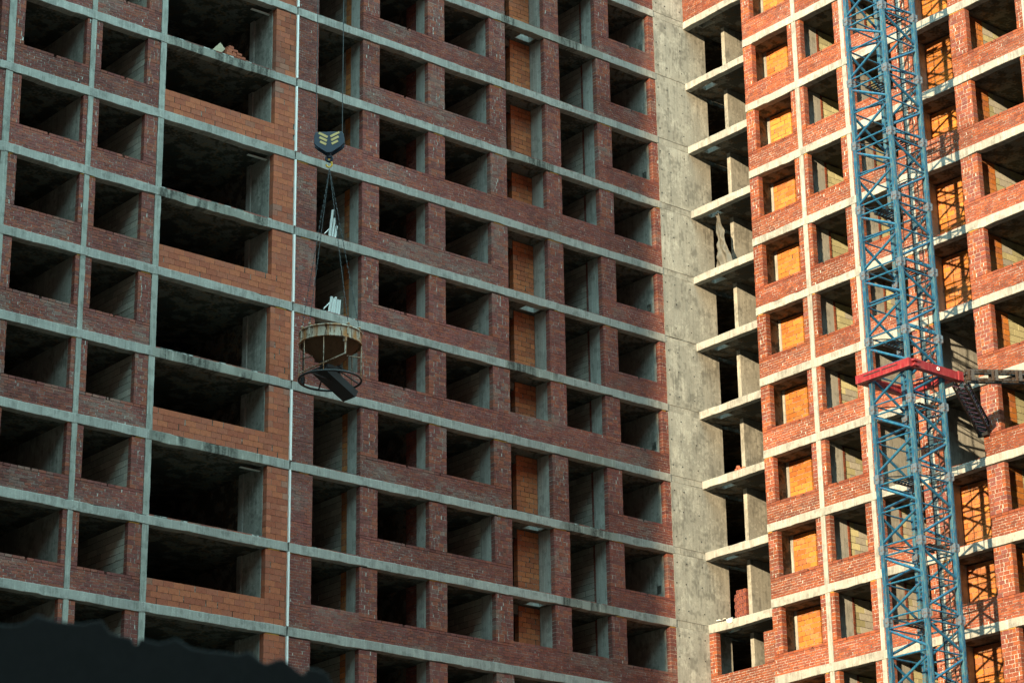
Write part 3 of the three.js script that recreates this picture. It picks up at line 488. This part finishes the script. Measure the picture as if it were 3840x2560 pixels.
{
  const b = thing('concrete_bucket', 'rusty conical concrete skip hanging on chains with a dark discharge chute', 'bucket', [BX, 3.78, BZ]);
  const ry = 4.98, RAD = 1.03, rt = 5.42, W = (g) => g.translate(BX, 0, BZ), scaleUV = (g, a, c) => { const uv = g.attributes.uv; for (let k = 0; k < uv.count; k++) uv.setXY(k, uv.getX(k) * a, uv.getY(k) * c); return g; };
  const pr = (pts) => pts.map((p) => new THREE.Vector2(p[0], p[1]));
  put('rim_band', W(scaleUV(new THREE.LatheGeometry(pr([[RAD - 0.03, rt], [RAD + 0.035, rt], [RAD + 0.035, rt - 0.05], [RAD, rt - 0.05], [RAD, ry + 0.05], [RAD + 0.03, ry + 0.05], [RAD + 0.03, ry], [RAD - 0.03, ry], [RAD - 0.03, rt]]), 56), 6.4, 0.9)), M.rust, b);
  put('hopper', W(scaleUV(new THREE.LatheGeometry(pr([[RAD - 0.03, ry + 0.06], [0.28, 4.32], [0.26, 4.2], [0.22, 4.2], [0.24, 4.34], [RAD - 0.06, ry + 0.09]]), 48), 2, 1)), M.hopper, b);
  put('gate', W(mergeGeometries([box(-0.3, 0.3, 4.1, 4.24, -0.26, 0.26), box(-0.36, -0.32, 4.0, 4.5, -0.1, 0.1), box(0.32, 0.36, 4.0, 4.5, -0.1, 0.1)])), M.steelDark, b);
  put('base_ring', W(new THREE.TorusGeometry(1.04, 0.038, 8, 64).rotateX(Math.PI / 2).translate(0, 3.78, 0)), M.steelDark, b);
  const on = (a, r, y) => V(BX, y, BZ).addScaledVector(cr, r * Math.cos(a)).addScaledVector(toCam, r * Math.sin(a));
  for (const [deg, rr] of [[178, 0.022], [142, 0.014], [98, 0.014], [2, 0.026], [205, 0.035], [310, 0.02]]) { const a = deg * Math.PI / 180; put('post', bar(on(a, RAD, ry + 0.02), on(a, 1.03, 3.8), rr, 7), rr > 0.03 ? M.steelDark : M.rust, b); }
  const a5 = 57 * Math.PI / 180; put('post', bar(on(a5, RAD, ry + 0.04), on(a5, RAD, 4.4), 0.03, 7), M.rust, b);
  put('gusset', bar(on(a5, RAD, ry), on(a5, RAD, ry - 0.14), 0.09, 3), M.rust, b);
  put('lever_bar', bar(on(a5, RAD, 4.42), on(Math.PI, 1.03, 4.05), 0.028, 7), M.rust, b);
  put('side_rail', bar(on(2 * Math.PI / 180, RAD, 4.55), on(0.6, 0.7, 4.5), 0.02, 6), M.rust, b); put('side_rail', bar(on(Math.PI, RAD, 4.55), on(2.5, 0.7, 4.5), 0.02, 6), M.rust, b);
  put('gusset', bar(on(3.58, 1.03, 3.82), on(3.58, 1.03, 4.05), 0.1, 3), M.steelDark, b);
  // discharge chute: an open trough seen from below
  const c0 = V(BX, 4.04, BZ).addScaledVector(cr, -0.36).addScaledVector(toCam, 0.2), c1 = V(BX, 3.36, BZ).addScaledVector(cr, 0.6).addScaledVector(toCam, -0.7), dd = c1.clone().sub(c0).normalize(), sw = new THREE.Vector3().crossVectors(dd, UP).normalize(), up = new THREE.Vector3().crossVectors(sw, dd);
  const tr = [beam(c0, c1, 0.62, 0.02, up)]; for (const s of [-1, 1]) { const o = sw.clone().multiplyScalar(0.31 * s).addScaledVector(up, 0.12); tr.push(beam(c0.clone().add(o), c1.clone().add(o), 0.02, 0.26, up)); }
  put('chute', mergeGeometries(tr), M.steelDark, b);
  for (const deg of [152, 128, 52, 20]) { const a = deg * Math.PI / 180, p = on(a, RAD, 0); put('lug', mergeGeometries([new THREE.SphereGeometry(0.06, 10, 8).translate(p.x, rt + 0.06, p.z), bar(V(p.x, rt - 0.3, p.z), V(p.x, rt + 0.05, p.z), 0.035, 6)]), M.rust, b); }
  for (const deg of [40, 125, 230, 320]) { const a = deg * Math.PI / 180; put('frame_strut', bar(on(a, 0.36, 4.2), on(a + 0.25, 1.03, 3.8), 0.026, 6), M.steelDark, b); }
  put('frame_strut', bar(on(2.2, 1.03, 3.8), on(5.3, 1.03, 3.8), 0.03, 6), M.steelDark, b);
  const hk = V(-23.15, 11.42, BZ);
  for (const deg of [152, 128, 52, 20]) {
    const p = on(deg * Math.PI / 180, RAD, rt + 0.1), links = [], n = 60, q = new THREE.Quaternion();
    for (let k = 0; k < n; k++) { const g = new THREE.TorusGeometry(0.019, 0.0065, 4, 7); g.scale(1, 1.9, 1); if (k % 2) g.rotateY(Math.PI / 2); const t = (k + 0.5) / n, c = hk.clone().lerp(p, t); g.applyQuaternion(q.setFromUnitVectors(UP, p.clone().sub(hk).normalize())); links.push(g.translate(c.x, c.y, c.z)); }
    const ch = thing('sling_chain', 'thin steel sling chain from the yellow hook down to the bucket rim', 'chain', [p.x, p.y, p.z], 'sling chains of the bucket'); put('links', mergeGeometries(links), M.rope, ch);
    put('chain_core', bar(hk, p, 0.005, 5), M.rope, ch);
  }
}

// ---------------------------------------------------------------- loose things on the slabs
{
  const s = thing('brick_stack', 'small loose stack of orange bricks on the slab edge of an open bay', 'bricks', [-23.0, 18, -0.45]);
  const r = rnd(77); for (let l = 0; l < 6; l++) for (let k = 0; k < 5 - Math.floor(l * 0.8); k++) { const m = new THREE.Mesh(unit, toneMats.ceramic[(l + k) % 4]); m.name = 'brick'; m.castShadow = m.receiveShadow = true; m.position.set(-0.35 + l * 0.03 + k * 0.21 + r() * 0.02, 0.05 + l * 0.1, (r() - 0.5) * 0.06); m.scale.set(0.2, 0.09, 0.4); m.rotation.y = (r() - 0.5) * 0.2; s.add(m); }
  const p = thing('board', 'pale board leaning against the loose brick stack in the open bay', 'board', [-23.7, 18, -0.45]);
  put('plank', beam(V(-23.95, 18.02, -0.35), V(-23.42, 18.62, -0.5), 0.02, 0.3, V(-1, 1, 0).normalize()), M.wood, p);
}
for (const [n, cnt, lab] of [[3, 5, 'bundle of white window profiles leaning in the opening right above the hanging bucket'], [4, 3, 'bundle of white window profiles leaning in the opening behind the sling chains']]) {
  const y = n * 3, t = thing('window_profiles', lab, 'window frames', [-18.3, y, -0.6]);
  for (let k = 0; k < cnt; k++) put('profile', beam(V(-18.62 + k * 0.13, y + 0.01, -0.3 - k * 0.02), V(-18.36 + k * 0.11, y + (n === 4 ? 1.35 - 0.3 * k : 0.86 + 0.05 * Math.sin(k * 4)), -0.45 - k * 0.02), 0.075, 0.05), M.profile, t);
  put('cross_profile', beam(V(-18.8, y + 0.25, -0.36), V(-18.4, y + 0.66, -0.46), 0.03, 0.03), M.white, t);
}
{
  const t = thing('tarpaulin', 'crumpled grey tarpaulin hanging from a hatch in the corner loggia', 'tarpaulin', [0.42, 15, 1.2]);
  const g = new THREE.PlaneGeometry(1, 1, 14, 24), p = g.attributes.position, N = lattice(32, 91);
  for (let k = 0; k < p.count; k++) { const u = p.getX(k) + 0.5, v = p.getY(k) + 0.5, w = mix(1.15, 0.16, Math.pow(v, 0.8)); p.setXYZ(k, 0.45 + 0.22 * (N(u * 6, v * 9) - 0.5) + 0.1 * Math.sin(u * 14 + v * 3) * (1 - v), 15.02 + v * 2.6, 1.0 + 0.12 * v * 1 + (u - 0.12) * w + 0.06 * (N(u * 5 + 9, v * 6) - 0.5)); }
  g.computeVertexNormals(); put('cloth', g, M.tarp, t);
}
{
  const s = thing('brick_stack', 'stack of red hollow bricks standing beside the fin in the corner loggia', 'bricks', [1.75, 0, 0.44]);
  for (let l = 0; l < 11; l++) for (let k = 0; k < 5; k++) { if (l === 10 && k === 0) continue; const m = new THREE.Mesh(unit, toneMats.pier[(l * 3 + k) % 6]); m.name = 'hollow_brick'; m.castShadow = m.receiveShadow = true; m.position.set(-0.1 + 0.02 * Math.sin(l * 3 + k), 0.08 + l * 0.148, -0.34 + k * 0.128); m.scale.set(0.25, 0.14, 0.12); s.add(m); const h = new THREE.Mesh(unit, M.steelDark); h.name = 'hole'; h.position.copy(m.position).add(V(-0.123, 0, 0)); h.scale.set(0.01, 0.08, 0.03); s.add(h); }
  const w = thing('plastic_sheet', 'white plastic sheet crumpled over the loggia slab edge beside the hollow bricks', 'sheet', [0.0, 0, 0.9]);
  const g = new THREE.PlaneGeometry(0.9, 0.5, 18, 10), p = g.attributes.position, N = lattice(32, 97);
  for (let k = 0; k < p.count; k++) { const a = p.getX(k), c = p.getY(k); const over = Math.max(0, c - 0.12); p.setXYZ(k, 0.1 - Math.min(c, 0.12) - 0.015 * N(a * 12, c * 12), 0.03 + 0.1 * N(a * 7 + 3, c * 8) - over * (a > 0.15 ? 1.5 : 0.15), 0.95 + a); }
  g.computeVertexNormals(); put('film', g, M.sheet, w);
  const q = thing('brick_stack', 'few loose orange bricks lying on a corner loggia slab below the tarpaulin', 'bricks', [0.2, 6, 2.0]);
  for (let k = 0; k < 4; k++) { const m = new THREE.Mesh(unit, toneMats.ceramic[k % 4]); m.name = 'brick'; m.castShadow = m.receiveShadow = true; m.position.set(0.04, 0.06 + (k > 2 ? 0.12 : 0), -0.15 + (k % 3) * 0.17); m.scale.set(0.24, 0.11, 0.13); m.rotation.y = 0.3 * k; q.add(m); }
  for (const n of [6, 4, 0]) { const pl = thing('plank', n === 6 ? 'white plank under the ceiling of the open bay that holds the loose brick stack' : 'white plank fixed under the ceiling of an open bay beside the orange block pier', 'plank', [-21.7, n * 3 + 2.5, -0.4], 'white planks under the ceilings'); put('lath', beam(V(-22.2, n * 3 + 2.56, -0.5), V(-21.4, n * 3 + 2.54, -0.45), 0.12, 0.02), M.white, pl); }
}

// ---------------------------------------------------------------- buildings that throw the shade, outside the picture
{
  const b = thing('apartment_tower', 'finished concrete tower across the yard whose shadow covers the shaded sections', 'building', [-73, G0, 2]);
  put('wall', box(-84, -62.3, G0, 52, -22, 24.0), M.tower, b);
  for (let n = -7; n <= 17; n++) put('floor_band', box(-84.1, -62.2, n * 3 - 0.2, n * 3 + 0.1, -22.1, 24.1), M.slab, b);
  for (let n = -8; n <= 16; n += 1) for (let k = 0; k < 7; k++) put('window', box(-62.31, -62.25, n * 3 + 0.9, n * 3 + 2.3, -19 + k * 6, -17 + k * 6), M.glass, b);
  const c = thing('added_slab_block', 'added unseen brick slab block behind the viewpoint that blocks low sky light', 'building', [-50, G0, 94]);
  put('wall', box(-160, 60, G0, 62, 86, 104), M.plainBrick, c); put('roof', box(-160.4, 60.4, 62.003, 62.5, 85.6, 104.4), M.slab, c);  // unseen block, added to keep low sky light out of the rooms
  for (let n = 0; n < 28; n += 2) for (let k = 0; k < 20; k++) put('window', box(-126 + k * 9, -124 + k * 9, -23.5 + n * 3, -22 + n * 3, 85.95, 86.01), M.glass, c);
}

// ---------------------------------------------------------------- tarred site shed in the foreground, its felt roof edge sagging
{
  const t = thing('site_shed', 'dark out of focus site shed with ragged felt roof edge below the shaded section', 'shed', [-61.55, G0, 56.6]);
  const keys = [[-5, -19.55], [-2, -19.75], [-0.45, -19.9], [0, -19.95], [0.4, -19.98], [0.71, -20.03], [0.8, -20.06], [1.32, -20.17], [1.38, -20.15], [1.48, -20.21], [1.57, -20.195], [1.67, -20.275], [1.75, -20.28], [1.87, -20.36], [2.22, -20.46], [3.0, -20.75]];
  const N = lattice(64, 333), top = [];
  for (let k = 0; k + 1 < keys.length; k++) for (let j = 0; j < 6; j++) { const f = j / 6, u = mix(keys[k][0], keys[k + 1][0], f); top.push(new THREE.Vector2(u, mix(keys[k][1], keys[k + 1][1], f) + 0.05 * (N(u * 11 + 30, 2) - 0.5) + 0.03 * Math.round(2 * N(u * 4 + 9, 5)) - 0.06)); }
  const basis = new THREE.Matrix4().makeBasis(cr, UP, new THREE.Vector3().crossVectors(cr, UP)).setPosition(-61.548, 0, 56.609);
  const felt = new THREE.Shape([...top, new THREE.Vector2(3.0, -21.0), new THREE.Vector2(-5, -20.0)]), wall = new THREE.Shape([new THREE.Vector2(-4.9, -20.02), new THREE.Vector2(2.9, -20.99), new THREE.Vector2(2.9, G0), new THREE.Vector2(-4.9, G0)].reverse());
  put('roof_felt', new THREE.ExtrudeGeometry(felt, { depth: 3.2, bevelEnabled: true, bevelSize: 0.012, bevelThickness: 0.015, bevelSegments: 2 }).translate(0, 0, -3.2).applyMatrix4(basis), M.bitumen, t);
  put('wall', new THREE.ExtrudeGeometry(wall, { depth: 2.9, bevelEnabled: false }).translate(0, 0, -3.05).applyMatrix4(basis), M.tarred, t);
}
renderer.render(scene, camera);
